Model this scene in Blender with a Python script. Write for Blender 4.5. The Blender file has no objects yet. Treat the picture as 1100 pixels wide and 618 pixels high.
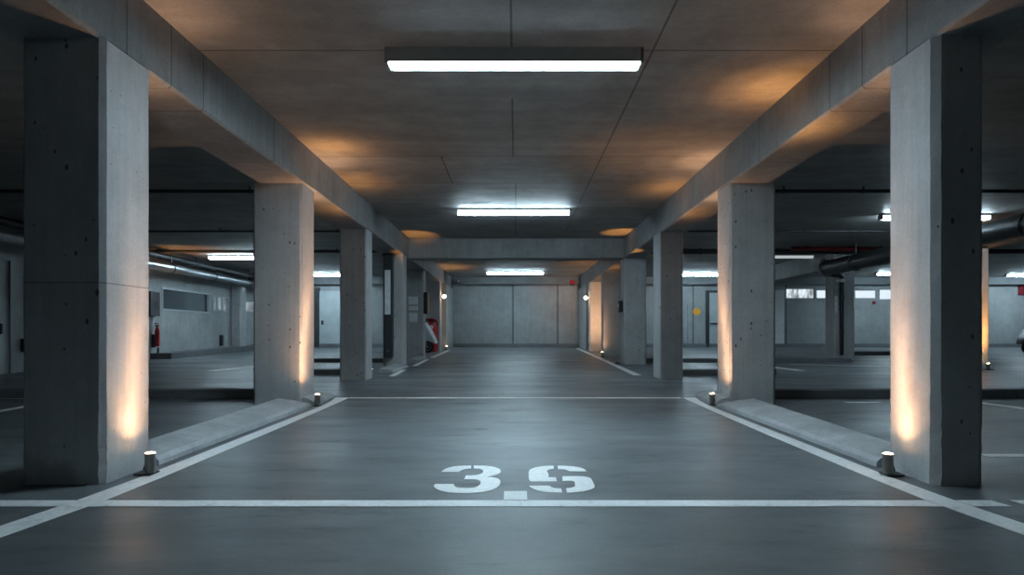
import bpy, bmesh, math, random
from mathutils import Vector
from mathutils.geometry import tessellate_polygon

random.seed(7)
SC = bpy.context.scene
COL = SC.collection
PI = math.pi

# ------------------------------------------------------------------ measures
EYE = 0.885            # camera height over the floor under it
SLOPE = 0.0193         # the parking deck rises gently away from the camera
CEIL = 2.92            # underside of the slab
SOFFIT = 2.505         # underside of the beams
Y_BACK = 23.15         # back wall
X_LEFT, X_RIGHT = -8.8, 19.0
Y_FRONT = -4.0


def fz(y):
    return SLOPE * y


# ------------------------------------------------------------------ materials
class NT:
    def __init__(self, name):
        self.m = bpy.data.materials.new(name)
        self.m.use_nodes = True
        self.t = self.m.node_tree
        self.t.nodes.clear()
        self.out = self.t.nodes.new('ShaderNodeOutputMaterial')

    def n(self, kind, **kw):
        nd = self.t.nodes.new(kind)
        for k, v in kw.items():
            if k in nd.inputs:
                nd.inputs[k].default_value = v
            else:
                setattr(nd, k, v)
        return nd

    def l(self, a, b):
        self.t.links.new(a, b)

    def math(self, op, a, b=None, c=None, clamp=False):
        nd = self.t.nodes.new('ShaderNodeMath')
        nd.operation = op
        nd.use_clamp = clamp
        for i, v in enumerate((a, b, c)):
            if v is None:
                continue
            if isinstance(v, (int, float)):
                nd.inputs[i].default_value = v
            else:
                self.l(v, nd.inputs[i])
        return nd.outputs[0]

    def maprange(self, v, a, b, c, d):
        nd = self.t.nodes.new('ShaderNodeMapRange')
        self.l(v, nd.inputs[0])
        for i, x in enumerate((a, b, c, d)):
            nd.inputs[i + 1].default_value = x
        return nd.outputs[0]

    def noise(self, vec, scale, detail=4, rough=0.6):
        nd = self.n('ShaderNodeTexNoise')
        nd.inputs['Scale'].default_value = scale
        nd.inputs['Detail'].default_value = detail
        nd.inputs['Roughness'].default_value = rough
        self.l(vec, nd.inputs['Vector'])
        return nd.outputs['Fac']

    def scaled(self, vec, s):
        nd = self.n('ShaderNodeVectorMath', operation='MULTIPLY')
        self.l(vec, nd.inputs[0])
        nd.inputs[1].default_value = s
        return nd.outputs[0]


def concrete(name, base, rough=0.75, streak=0.25, pits=True, pit_scale=7.0, seams=(), spec=0.35, pit=0.13, var=1.0, boards=0.0, bump=0.25):
    """Cast concrete: cloudy tone, drip streaks, blow holes and formwork joints.
    seams: (axis, position, other axis, low, high) joints in object space."""
    N = NT(name)
    tc = N.n('ShaderNodeTexCoord').outputs['Object']
    oi = N.n('ShaderNodeObjectInfo').outputs['Random']
    shift = N.n('ShaderNodeCombineXYZ')
    r = N.math('MULTIPLY', oi, 37.0)
    for i in range(3):
        N.l(r, shift.inputs[i])
    add = N.n('ShaderNodeVectorMath', operation='ADD')
    N.l(tc, add.inputs[0])
    N.l(shift.outputs[0], add.inputs[1])
    v = add.outputs[0]
    big = N.maprange(N.noise(v, 0.9, 6, 0.65), 0.3, 0.7, 1 - 0.22 * var, 1 + 0.22 * var)
    mid = N.maprange(N.noise(v, 5.0, 6, 0.7), 0.3, 0.7, 1 - 0.12 * var, 1 + 0.12 * var)
    fine = N.maprange(N.noise(v, 60.0, 3, 0.7), 0.3, 0.7, 1 - 0.10 * var, 1 + 0.10 * var)
    val = N.math('MULTIPLY', N.math('MULTIPLY', big, mid), fine)
    if streak:
        st = N.maprange(N.noise(N.scaled(v, (11, 11, 0.55)), 1.6, 4, 0.6), 0.35, 0.68, 1 - streak, 1 + streak * 0.6)
        val = N.math('MULTIPLY', val, st)
    if boards:
        bd = N.maprange(N.noise(N.scaled(v, (0.5, 3.0, 1)), 1.4, 4, 0.6), 0.35, 0.68, 1 - boards, 1 + boards * 0.7)
        val = N.math('MULTIPLY', val, bd)
    height = N.math('ADD', N.math('MULTIPLY', N.noise(v, 38.0, 5, 0.7), 0.5), N.math('MULTIPLY', N.noise(v, 4.0, 3), 0.8))
    if pits:
        vo = N.n('ShaderNodeTexVoronoi')
        vo.inputs['Scale'].default_value = pit_scale
        vo.inputs['Randomness'].default_value = 1.0
        N.l(N.scaled(v, (1, 1, 0.6)), vo.inputs['Vector'])
        sep = N.n('ShaderNodeSeparateColor')
        N.l(vo.outputs['Color'], sep.inputs[0])
        size = N.maprange(sep.outputs[0], 0.38, 1.0, -.02, pit)
        hole = N.math('LESS_THAN', N.math('ADD', vo.outputs['Distance'], N.math('MULTIPLY', N.noise(v, 45.0, 2), 0.06)), N.math('ADD', size, 0.012))
        val = N.math('MULTIPLY', val, N.math('SUBTRACT', 1.0, N.math('MULTIPLY', hole, 0.72)))
        height = N.math('SUBTRACT', height, N.math('MULTIPLY', hole, 1.5))
    if seams:
        sx = N.n('ShaderNodeSeparateXYZ')
        N.l(tc, sx.inputs[0])
        ax = {'x': sx.outputs[0], 'y': sx.outputs[1], 'z': sx.outputs[2]}
        tot = None
        for (a, p, b, lo, hi, w) in seams:
            d = N.math('ABSOLUTE', N.math('SUBTRACT', ax[a], p))
            on = N.math('LESS_THAN', d, w)
            on = N.math('MULTIPLY', on, N.math('GREATER_THAN', ax[b], lo))
            on = N.math('MULTIPLY', on, N.math('LESS_THAN', ax[b], hi))
            tot = on if tot is None else N.math('MAXIMUM', tot, on)
        val = N.math('MULTIPLY', val, N.math('SUBTRACT', 1.0, N.math('MULTIPLY', tot, 0.55)))
        height = N.math('SUBTRACT', height, N.math('MULTIPLY', tot, 1.2))
    col = N.n('ShaderNodeVectorMath', operation='SCALE')
    col.inputs[0].default_value = base
    N.l(val, col.inputs['Scale'])
    b = N.n('ShaderNodeBsdfPrincipled')
    N.l(col.outputs[0], b.inputs['Base Color'])
    rr = N.maprange(N.noise(v, 3.0, 4), 0.3, 0.7, rough - 0.1, min(1.0, rough + 0.1))
    N.l(rr, b.inputs['Roughness'])
    b.inputs['Specular IOR Level'].default_value = spec
    bp = N.n('ShaderNodeBump', Strength=bump, Distance=0.012)
    N.l(height, bp.inputs['Height'])
    N.l(bp.outputs[0], b.inputs['Normal'])
    N.l(b.outputs[0], N.out.inputs[0])
    return N.m


def plain(name, base, rough=0.5, metal=0.0, var=0.12, scale=14.0, spec=0.5, bump=0.05):
    N = NT(name)
    tc = N.n('ShaderNodeTexCoord').outputs['Object']
    f = N.maprange(N.noise(tc, scale, 4), 0.3, 0.7, 1 - var, 1 + var)
    col = N.n('ShaderNodeVectorMath', operation='SCALE')
    col.inputs[0].default_value = base
    N.l(f, col.inputs['Scale'])
    b = N.n('ShaderNodeBsdfPrincipled', Metallic=metal, Roughness=rough)
    b.inputs['Specular IOR Level'].default_value = spec
    N.l(col.outputs[0], b.inputs['Base Color'])
    if bump:
        bp = N.n('ShaderNodeBump', Strength=bump, Distance=0.004)
        N.l(N.noise(tc, scale * 5, 3), bp.inputs['Height'])
        N.l(bp.outputs[0], b.inputs['Normal'])
    N.l(b.outputs[0], N.out.inputs[0])
    return N.m


def emit(name, col, strength, mottled=0.0):
    N = NT(name)
    e = N.n('ShaderNodeEmission')
    e.inputs['Color'].default_value = (*col, 1)
    tc = N.n('ShaderNodeTexCoord').outputs['Object']
    if mottled:
        f = N.maprange(N.noise(N.scaled(tc, (3.2, 1, 1.2)), 2.0, 3), 0.38, 0.62, strength * (1 - mottled), strength)
    else:
        f = N.maprange(N.noise(tc, 2.0, 1), 0, 1, strength * 0.97, strength * 1.03)
    N.l(f, e.inputs['Strength'])
    N.l(e.outputs[0], N.out.inputs[0])
    return N.m


def floor_material():
    N = NT('sealed_deck')
    tc = N.n('ShaderNodeTexCoord').outputs['Object']
    big = N.maprange(N.noise(tc, 0.55, 7, 0.6), 0.3, 0.7, 0.72, 1.26)
    mid = N.maprange(N.noise(N.scaled(tc, (0.9, 1.6, 1)), 2.2, 7, 0.7), 0.3, 0.7, 0.86, 1.14)
    fine = N.maprange(N.noise(tc, 130.0, 2), 0.3, 0.7, 0.88, 1.12)
    scuff = N.noise(N.scaled(tc, (1.1, 3.4, 1)), 1.3, 7, 0.74)
    sc = N.maprange(scuff, 0.58, 0.70, 1.0, 0.62)
    val = N.math('MULTIPLY', N.math('MULTIPLY', big, mid), N.math('MULTIPLY', fine, sc))
    # a few old oil spots and tyre scuffs on the deck: (x, y, half width, half length, depth)
    sp = N.n('ShaderNodeSeparateXYZ')
    N.l(tc, sp.inputs[0])
    wob = N.math('MULTIPLY', N.math('SUBTRACT', N.noise(tc, 9.0, 5, 0.7), 0.5), 1.6)
    for (x, y, rx, ry, dk) in ((-.29, 5.4, .07, .07, .45), (.05, 5.75, .30, .10, .35), (.02, 6.6, .22, .16, .35), (-.22, 8.1, .10, .5, .2), (.35, 9.0, .16, .3, .2), (.9, 4.2, .5, .12, .15), (-1.1, 4.9, .5, .16, .15), (0.1, 15.6, .2, .5, .3), (-.9, 2.75, .4, .1, .15)):
        dx = N.math('DIVIDE', N.math('SUBTRACT', sp.outputs[0], x), rx)
        dy = N.math('DIVIDE', N.math('SUBTRACT', sp.outputs[1], y), ry)
        q = N.math('ADD', N.math('SQRT', N.math('ADD', N.math('MULTIPLY', dx, dx), N.math('MULTIPLY', dy, dy))), wob)
        val = N.math('MULTIPLY', val, N.maprange(q, .6, 1.1, 1 - dk, 1.0))
    col = N.n('ShaderNodeVectorMath', operation='SCALE')
    col.inputs[0].default_value = FLOOR_COL
    N.l(val, col.inputs['Scale'])
    b = N.n('ShaderNodeBsdfPrincipled')
    N.l(col.outputs[0], b.inputs['Base Color'])
    r1 = N.maprange(N.noise(N.scaled(tc, (0.5, 1.6, 1)), 1.1, 6, 0.65), 0.3, 0.7, 0.33, 0.55)
    r2 = N.maprange(scuff, 0.5, 0.75, 0.0, 0.14)
    N.l(N.math('ADD', r1, r2), b.inputs['Roughness'])
    b.inputs['Specular IOR Level'].default_value = 0.5
    bp = N.n('ShaderNodeBump', Strength=0.16, Distance=0.006)
    h = N.math('ADD', N.math('MULTIPLY', N.noise(N.scaled(tc, (1, 1.5, 1)), 5.0, 5), 0.8), N.math('MULTIPLY', N.noise(tc, 70.0, 3), 0.16))
    N.l(h, bp.inputs['Height'])
    N.l(bp.outputs[0], b.inputs['Normal'])
    N.l(b.outputs[0], N.out.inputs[0])
    return N.m


def paint_material():
    N = NT('road_paint')
    tc = N.n('ShaderNodeTexCoord').outputs['Object']
    wear = N.maprange(N.noise(N.scaled(tc, (3, 3, 1)), 4.0, 8, 0.75), 0.30, 0.46, 0.70, 1.0)
    fine = N.maprange(N.noise(tc, 40.0, 3), 0.3, 0.7, 0.9, 1.06)
    col = N.n('ShaderNodeVectorMath', operation='SCALE')
    col.inputs[0].default_value = (0.86, 0.87, 0.87)
    N.l(N.math('MULTIPLY', wear, fine), col.inputs['Scale'])
    b = N.n('ShaderNodeBsdfPrincipled', Roughness=0.5)
    b.inputs['Specular IOR Level'].default_value = 0.4
    N.l(col.outputs[0], b.inputs['Base Color'])
    N.l(b.outputs[0], N.out.inputs[0])
    return N.m


FLOOR_COL = (0.134, 0.150, 0.162)
M = {}
M['floor'] = floor_material()
M['paint'] = paint_material()
CS = [('y', 1.9, 'x', -2.3, 2.3, .007), ('y', 4.66, 'x', -2.3, 2.3, .009), ('y', 7.42, 'x', -2.3, 2.3, .010), ('y', 8.74, 'x', -2.3, 0.9, .009),
      ('y', 11.6, 'x', -2.3, 2.3, .012), ('y', 17.0, 'x', -2.3, 2.3, .014),
      ('x', -0.03, 'y', -4, 4.66, .008), ('x', -0.03, 'y', 5.6, 7.42, .008), ('x', 0.98, 'y', -4, 13.0, .008), ('x', -0.85, 'y', 7.42, 8.74, .009),
      ('x', 0.0, 'y', 8.74, 13.5, .008)]
M['ceiling'] = concrete('slab_concrete', (0.30, 0.295, 0.285), rough=0.62, streak=0, pits=True, pit=.06, pit_scale=9.0, seams=CS, spec=0.15, boards=0.12, bump=0.14)
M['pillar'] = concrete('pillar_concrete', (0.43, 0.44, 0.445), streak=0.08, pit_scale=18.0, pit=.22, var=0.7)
M['pillar_joint'] = concrete('jointed_pillar_concrete', (0.43, 0.44, 0.445), streak=0.08, pit_scale=18.0, pit=.22, var=0.7, seams=[('z', 1.17, 'x', -9, 9, .003)])
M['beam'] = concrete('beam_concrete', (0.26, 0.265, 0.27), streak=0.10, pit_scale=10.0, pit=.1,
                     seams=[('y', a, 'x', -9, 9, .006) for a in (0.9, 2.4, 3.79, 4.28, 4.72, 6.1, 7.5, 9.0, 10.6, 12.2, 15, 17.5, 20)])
M['wall'] = concrete('wall_concrete', (0.36, 0.38, 0.385), streak=0.08, pit_scale=6.0, pit=.1, var=0.8)
M['back'] = concrete('back_wall_concrete', (0.31, 0.325, 0.33), streak=0.06, pit_scale=6.0, pit=.1, var=0.8,
                     seams=[('x', -0.10, 'z', 0, 3, .035), ('x', 1.49, 'z', 0, 3, .03), ('x', 6.3, 'z', 0, 3, .03), ('x', -3.3, 'z', 0, 3, .03), ('x', 9.6, 'z', 0, 3, .03)])
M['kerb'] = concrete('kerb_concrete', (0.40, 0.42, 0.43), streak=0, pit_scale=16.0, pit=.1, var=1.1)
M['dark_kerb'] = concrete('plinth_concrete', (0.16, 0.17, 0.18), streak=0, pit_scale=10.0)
M['pipe'] = plain('painted_pipe', (0.035, 0.038, 0.042), 0.5)
M['duct'] = plain('galvanised_duct', (0.36, 0.38, 0.40), 0.34, 0.85, 0.15, 6.0)
M['dark_duct'] = plain('weathered_duct', (0.05, 0.055, 0.058), 0.42, 0.5, 0.2, 6.0)
M['redpipe'] = plain('red_pipe_paint', (0.22, 0.018, 0.02), 0.45)
M['red'] = plain('red_enamel', (0.55, 0.022, 0.028), 0.32)
M['darkred'] = plain('dark_red_plastic', (0.20, 0.01, 0.02), 0.4)
M['black'] = plain('black_plastic', (0.016, 0.017, 0.019), 0.45)
M['rubber'] = plain('black_rubber', (0.014, 0.014, 0.015), 0.75)
M['steel'] = plain('brushed_steel', (0.27, 0.27, 0.26), 0.36, 0.9, 0.1, 30)
M['silver'] = plain('silver_paint', (0.62, 0.66, 0.69), 0.28, 0.25, 0.05)
M['bluegrey'] = plain('dark_paint', (0.03, 0.035, 0.045), 0.3, 0.2, 0.05)
M['housing'] = plain('lamp_housing', (0.30, 0.34, 0.35), 0.45, 0.0, 0.06)
M['paper'] = plain('notice_paper', (0.85, 0.87, 0.88), 0.7)
M['white'] = plain('white_plastic', (0.75, 0.76, 0.76), 0.45)
M['panel'] = plain('panel_paint', (0.43, 0.48, 0.50), 0.5, 0, 0.1, 3.0)
M['darkframe'] = plain('dark_steel', (0.045, 0.05, 0.055), 0.5, 0.2)
M['glass'] = plain('dark_window_glass', (0.03, 0.04, 0.05), 0.08, 0.0, 0.1, 2.0, 0.8, 0)
M['yellow'] = plain('yellow_sign_paint', (0.75, 0.33, 0.02), 0.5)
M['amber'] = plain('amber_plastic', (0.55, 0.30, 0.07), 0.4)
M['seat'] = plain('scooter_seat_vinyl', (0.02, 0.02, 0.022), 0.55)
M['tube_main'] = emit('bright_diffuser', (0.64, 0.87, 1.0), 118.0)
M['tube'] = emit('cool_diffuser', (0.64, 0.87, 1.0), 62.0)
M['tube_dim'] = emit('ageing_diffuser', (0.86, 0.95, 1.0), 0.5)
M['tube_weak'] = emit('weak_diffuser', (0.64, 0.87, 1.0), 6.5)
M['warm'] = emit('warm_lens', (1.0, 0.62, 0.34), 60.0)
M['bulb'] = emit('warm_bulb', (1.0, 0.80, 0.58), 22.0)
M['day'] = emit('daylit_pane', (0.78, 0.90, 1.0), 1.0)
M['daytree'] = emit('daylit_frosted_pane', (0.80, 0.90, 0.98), 1.0, 0.75)
M['dusk'] = emit('dim_daylit_pane', (0.62, 0.74, 0.84), 0.55, 0.6)


# ------------------------------------------------------------------ mesh helpers
def bx(bm, x0, x1, y0, y1, z0, z1):
    vs = [bm.verts.new(p) for p in ((x0, y0, z0), (x1, y0, z0), (x1, y1, z0), (x0, y1, z0), (x0, y0, z1), (x1, y0, z1), (x1, y1, z1), (x0, y1, z1))]
    for q in ((3, 2, 1, 0), (4, 5, 6, 7), (0, 1, 5, 4), (1, 2, 6, 5), (2, 3, 7, 6), (3, 0, 4, 7)):
        bm.faces.new([vs[i] for i in q])
    return vs


def bbox(x0, x1, y0, y1, z0, z1, bevel=0.0, seg=2):
    bm = bmesh.new()
    bx(bm, x0, x1, y0, y1, z0, z1)
    if bevel:
        bmesh.ops.bevel(bm, geom=bm.edges[:], offset=bevel, segments=seg, affect='EDGES', profile=0.6)
    return bm


def tube(bm, pts, r, seg=14, caps=True):
    """A round bar swept along a list of points; r may be one radius or a list."""
    pts = [Vector(p) for p in pts]
    rad = r if isinstance(r, (list, tuple)) else [r] * len(pts)
    rings = []
    up = None
    for i, p in enumerate(pts):
        d = (pts[min(i + 1, len(pts) - 1)] - pts[max(i - 1, 0)]).normalized()
        if up is None:
            up = Vector((0, 0, 1)) if abs(d.z) < 0.9 else Vector((0, 1, 0))
        s = d.cross(up).normalized()
        up = s.cross(d).normalized()
        rings.append([bm.verts.new(p + (s * math.cos(2 * PI * k / seg) + up * math.sin(2 * PI * k / seg)) * rad[i]) for k in range(seg)])
    for a, b in zip(rings, rings[1:]):
        for k in range(seg):
            bm.faces.new((a[k], a[(k + 1) % seg], b[(k + 1) % seg], b[k]))
    if caps:
        bm.faces.new(rings[0][::-1])
        bm.faces.new(rings[-1])
    return bm


def lathe(bm, prof, seg=28, axis='z', c=(0, 0, 0)):
    """Turn a profile of (radius, height) round an axis."""
    c = Vector(c)
    rings = []
    for r, h in prof:
        ring = []
        for k in range(seg):
            a = 2 * PI * k / seg
            u, w = r * math.cos(a), r * math.sin(a)
            p = {'z': (u, w, h), 'y': (u, h, w), 'x': (h, u, w)}[axis]
            ring.append(bm.verts.new(c + Vector(p)))
        rings.append(ring)
    for a, b in zip(rings, rings[1:]):
        for k in range(seg):
            bm.faces.new((a[k], a[(k + 1) % seg], b[(k + 1) % seg], b[k]))
    bm.faces.new(rings[0][::-1])
    bm.faces.new(rings[-1])
    return bm


def prism(bm, outline, fn, thick):
    """outline (u,v) pushed through fn(u,v,w) with w = 0 .. thick."""
    a = [bm.verts.new(fn(u, v, 0.0)) for u, v in outline]
    b = [bm.verts.new(fn(u, v, thick)) for u, v in outline]
    n = len(outline)
    bm.faces.new(a[::-1])
    bm.faces.new(b)
    for i in range(n):
        bm.faces.new((a[i], a[(i + 1) % n], b[(i + 1) % n], b[i]))
    return bm


def finish(name, bm, mat, parent=None, loc=(0, 0, 0), smooth=None):
    bmesh.ops.recalc_face_normals(bm, faces=bm.faces[:])
    me = bpy.data.meshes.new(name)
    bm.to_mesh(me)
    bm.free()
    me.materials.append(mat)
    o = bpy.data.objects.new(name, me)
    COL.objects.link(o)
    o.location = loc
    if parent is not None:
        o.parent = parent
    if smooth:
        me.polygons.foreach_set('use_smooth', [True] * len(me.polygons))
        md = o.modifiers.new('edge_normals', 'EDGE_SPLIT')
        md.split_angle = math.radians(smooth)
    return o


def tag(o, label, cat, group=None):
    o['label'] = label
    o['category'] = cat
    if group:
        o['group'] = group
    return o


def thing(name, label, cat, loc, group=None, rz=0.0):
    o = bpy.data.objects.new(name, None)
    o.empty_display_size = 0.1
    COL.objects.link(o)
    o.location = loc
    o.rotation_euler = (0, 0, rz)
    return tag(o, label, cat, group)


def struct(name, bm, mat, parent=None, **k):
    o = finish(name, bm, mat, parent, **k)
    if parent is None:
        o['kind'] = 'structure'
    return o


def copy_thing(root, loc, label, group=None, rz=None):
    def rec(o, par):
        c = o.copy()
        COL.objects.link(c)
        if par is not None:
            c.parent = par
        for ch in o.children:
            rec(ch, c)
        return c
    c = rec(root, None)
    c.location = loc
    if rz is not None:
        c.rotation_euler = (0, 0, rz)
    c['label'] = label
    if group:
        c['group'] = group
    return c


# ------------------------------------------------------------------ the shell
bm = bmesh.new()
xs = [X_LEFT - .2, -4, 0, 4, 8, 13, X_RIGHT + .2]
ys = [Y_FRONT - .2, 0, 4, 8, 12, 16, 20, Y_BACK + .25]
top = [[bm.verts.new((x, y, fz(y))) for x in xs] for y in ys]
bot = [[bm.verts.new((x, y, fz(y) - .2)) for x in xs] for y in ys]
for j in range(len(ys) - 1):
    for i in range(len(xs) - 1):
        bm.faces.new((top[j][i], top[j][i + 1], top[j + 1][i + 1], top[j + 1][i]))
        bm.faces.new((bot[j][i], bot[j + 1][i], bot[j + 1][i + 1], bot[j][i + 1]))
struct('floor', bm, M['floor'])
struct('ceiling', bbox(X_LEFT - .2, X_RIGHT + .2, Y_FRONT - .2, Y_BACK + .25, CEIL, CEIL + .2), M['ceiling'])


def wall_with_holes(name, axis, pos, thick, u0, u1, z0, z1, holes, mat):
    """A wall split round rectangular openings (u0,u1,z0,z1)."""
    bm = bmesh.new()
    us = sorted({u0, u1, *[h[0] for h in holes], *[h[1] for h in holes]})
    zs = sorted({z0, z1, *[h[2] for h in holes], *[h[3] for h in holes]})
    for a, b in zip(us, us[1:]):
        for c, d in zip(zs, zs[1:]):
            m, n = (a + b) / 2, (c + d) / 2
            if any(h[0] < m < h[1] and h[2] < n < h[3] for h in holes):
                continue
            if axis == 'y':
                bx(bm, a, b, pos, pos + thick, c, d)
            else:
                bx(bm, pos, pos + thick, a, b, c, d)
    bmesh.ops.remove_doubles(bm, verts=bm.verts[:], dist=1e-5)
    return struct(name, bm, mat)


# back wall windows: (x0, x1, z0, z1)
BW = [(9.60, 10.62, 2.17, 2.545), (10.68, 11.62, 2.17, 2.50), (12.05, 12.82, 2.17, 2.49), (12.92, 13.75, 2.13, 2.52)]
wall_with_holes('wall_back', 'y', Y_BACK, 0.22, X_LEFT - .2, X_RIGHT + .2, 0.2, CEIL, BW, M['back'])
LW = [(16.2, 18.75, 1.50, 2.08), (18.95, 19.95, 1.58, 2.04), (20.75, 22.2, 1.60, 2.02)]
wall_with_holes('wall_left', 'x', X_LEFT - .2, 0.2, Y_FRONT - .2, Y_BACK, -0.2, CEIL, LW, M['wall'])
struct('wall_right', bbox(X_RIGHT, X_RIGHT + .2, Y_FRONT - .2, Y_BACK, -0.2, CEIL), M['wall'])
struct('wall_front', bbox(X_LEFT - .2, X_RIGHT + .2, Y_FRONT - .2, Y_FRONT, -0.3, CEIL), M['wall'])

for i, (h, mt) in enumerate(zip(BW, ('daytree', 'day', 'day', 'day'))):
    fr = bmesh.new()
    t = .03
    for (a, b, c, d) in ((h[0], h[1], h[2], h[2] + t), (h[0], h[1], h[3] - t, h[3]), (h[0], h[0] + t, h[2] + t, h[3] - t), (h[1] - t, h[1], h[2] + t, h[3] - t)):
        bx(fr, a, b, Y_BACK + .03, Y_BACK + .08, c, d)
    w = struct('window_%d' % (i + 1), fr, M['housing'])
    struct('pane', bbox(h[0] + t, h[1] - t, Y_BACK + .05, Y_BACK + .06, h[2] + t, h[3] - t), M[mt], w)
for i, h in enumerate(LW):
    fr = bmesh.new()
    t = .045
    for (a, b, c, d) in ((h[0], h[1], h[2], h[2] + t), (h[0], h[1], h[3] - t, h[3]), (h[0], h[0] + t, h[2] + t, h[3] - t), (h[1] - t, h[1], h[2] + t, h[3] - t)):
        bx(fr, X_LEFT - .09, X_LEFT + .015, a, b, c, d)
    w = struct('window_%d' % (i + 5), fr, M['panel'])
    struct('pane', bbox(X_LEFT - .07, X_LEFT - .06, h[0] + t, h[1] - t, h[2] + t, h[3] - t), M['glass' if i == 0 else 'dusk'], w)
    if i == 1:
        for yy in (19.25, 19.6):
            struct('mullion', bbox(X_LEFT - .08, X_LEFT + .005, yy - .03, yy + .03, h[2] + t, h[3] - t), M['panel'], w)

# skirting upstands at the foot of the walls
bm = bmesh.new()
bx(bm, X_LEFT, X_RIGHT, Y_BACK - .07, Y_BACK, fz(Y_BACK) - .05, fz(Y_BACK) + .13)
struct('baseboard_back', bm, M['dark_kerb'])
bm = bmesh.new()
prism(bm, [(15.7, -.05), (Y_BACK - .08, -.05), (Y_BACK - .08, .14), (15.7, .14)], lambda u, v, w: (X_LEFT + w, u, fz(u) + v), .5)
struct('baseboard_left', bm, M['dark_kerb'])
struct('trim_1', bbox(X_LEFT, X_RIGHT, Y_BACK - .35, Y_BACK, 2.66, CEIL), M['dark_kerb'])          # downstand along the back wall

# short cross walls closing the aisle sides beside the back wall
struct('wall_stub_left', bbox(-2.56, -2.22, 20.75, Y_BACK, fz(20.7) - .05, SOFFIT), M['wall'])
struct('wall_stub_right', bbox(2.24, 2.58, 20.75, Y_BACK, fz(20.7) - .05, SOFFIT), M['wall'])

# doors
d = bmesh.new()
bx(d, X_LEFT, X_LEFT + .05, 9.1, 11.25, fz(10), 2.17)
d1 = struct('door_1', d, M['panel'])
fr = bmesh.new()
for (a, b, c, e) in ((9.0, 9.1, fz(9), 2.27), (11.25, 11.37, fz(11), 2.27), (9.1, 11.25, 2.17, 2.27)):
    bx(fr, X_LEFT, X_LEFT + .08, a, b, c, e)
struct('door_frame', fr, M['housing'], d1)
struct('door_handle', bbox(X_LEFT + .05, X_LEFT + .11, 11.0, 11.05, 0.9, 1.08, .01), M['black'], d1)
struct('door_closer', bbox(X_LEFT + .05, X_LEFT + .12, 10.55, 10.85, 1.98, 2.08, .008), M['black'], d1)
d2 = struct('door_2', bbox(-6.95, -6.0, Y_BACK - .06, Y_BACK, fz(23), 2.45), M['panel'])
struct('door_frame', bbox(-7.12, -6.95, Y_BACK - .1, Y_BACK, fz(23), 2.55), M['darkframe'], d2)
struct('door_handle', bbox(-6.88, -6.80, Y_BACK - .12, Y_BACK - .06, 1.25, 1.4, .01), M['black'], d2)
d3 = struct('door_3', bbox(6.85, 7.75, Y_BACK - .05, Y_BACK, fz(23), 2.38), M['panel'])
fr = bmesh.new()
for (a, b, c, e) in ((6.74, 6.86, fz(23), 2.46), (7.74, 7.84, fz(23), 2.46), (6.86, 7.74, 2.38, 2.46)):
    bx(fr, a, b, Y_BACK - .08, Y_BACK, c, e)
struct('door_frame', fr, M['darkframe'], d3)
struct('push_bar', bbox(6.9, 7.7, Y_BACK - .11, Y_BACK - .05, 1.26, 1.31, .01), M['black'], d3)
d4 = struct('door_4', bbox(9.15, 9.52, Y_BACK - .05, Y_BACK, fz(23), 2.48), M['white'])
struct('door_frame', bbox(9.04, 9.15, Y_BACK - .08, Y_BACK, fz(23), 2.55), M['darkframe'], d4)


# ------------------------------------------------------------------ pillars
def pillar(x0, x1, y0, y1, label, cham=0.022, ztop=SOFFIT, rough_base=0.02, mat='pillar'):
    """A square cast column with chamfered, slightly chipped corners."""
    cx, cy = (x0 + x1) / 2, (y0 + y1) / 2
    hx, hy = (x1 - x0) / 2, (y1 - y0) / 2
    zb = fz(y0) - .03
    bm = bmesh.new()
    zs = []
    z = zb
    while z < ztop - .05:
        zs.append(z)
        z += .045 if z - zb < .5 else .11
    zs.append(ztop)
    rings = []
    for z in zs:
        low = max(0.0, 1 - (z - zb) / .55)
        ring = []
        for sx, sy in ((-1, -1), (1, -1), (1, 1), (-1, 1)):
            c1 = cham * (1 + random.uniform(-.05, .08 + .28 * low))
            c2 = cham * (1 + random.uniform(-.05, .08 + .28 * low))
            a = (sx * (hx - c1), sy * hy)
            b = (sx * hx, sy * (hy - c2))
            ring += [a, b] if sx * sy < 0 else [b, a]
        rings.append([bm.verts.new((u, v, z)) for u, v in ring])
    n = len(rings[0])
    for a, b in zip(rings, rings[1:]):
        for k in range(n):
            bm.faces.new((a[k], a[(k + 1) % n], b[(k + 1) % n], b[k]))
    bm.faces.new(rings[0][::-1])
    bm.faces.new(rings[-1])
    return tag(finish('concrete_pillar', bm, M[mat], None, (cx, cy, 0)), label, 'pillar', 'concrete pillars along the aisle')


XL, XR = -2.28, 2.29
pillar(-2.70, -2.245, 3.55, 4.01, 'nearest concrete pillar on the left, its dark front facing us and an uplight glowing on its aisle face', .026, mat='pillar_joint')
pillar(2.262, 2.545, 3.52, 3.97, 'nearest concrete pillar on the right, slim dark front and warm glow low on its aisle face', .036)
pillar(-2.80, -2.28, 6.94, 7.38, 'second concrete pillar on the left, standing where the long left kerb ends')
pillar(2.28, 2.77, 6.94, 7.38, 'second concrete pillar on the right, standing where the long right kerb ends')
pillar(-2.69, -2.28, 9.95, 10.36, 'third concrete pillar from the front on the left, plain with a pale aisle edge')
pillar(2.26, 2.635, 10.25, 10.72, 'third concrete pillar from the front on the right, plain with a pale aisle edge')
pillar(-2.66, -2.26, 13.05, 13.5, 'fourth left concrete pillar, with the tall dark information board on its front')
pillar(2.28, 2.75, 13.72, 14.2, 'fourth right concrete pillar under the end of the cross beam, small black box on its side')
pillar(-2.72, -2.30, 16.2, 16.65, 'fifth left concrete pillar with paper notices pinned on its front')
pillar(2.255, 2.72, 16.75, 17.2, 'fifth right concrete pillar, dark front with a thin glowing aisle edge')
pillar(-2.74, -2.29, 19.7, 20.15, 'last left concrete pillar, just behind the red extinguisher')
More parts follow.
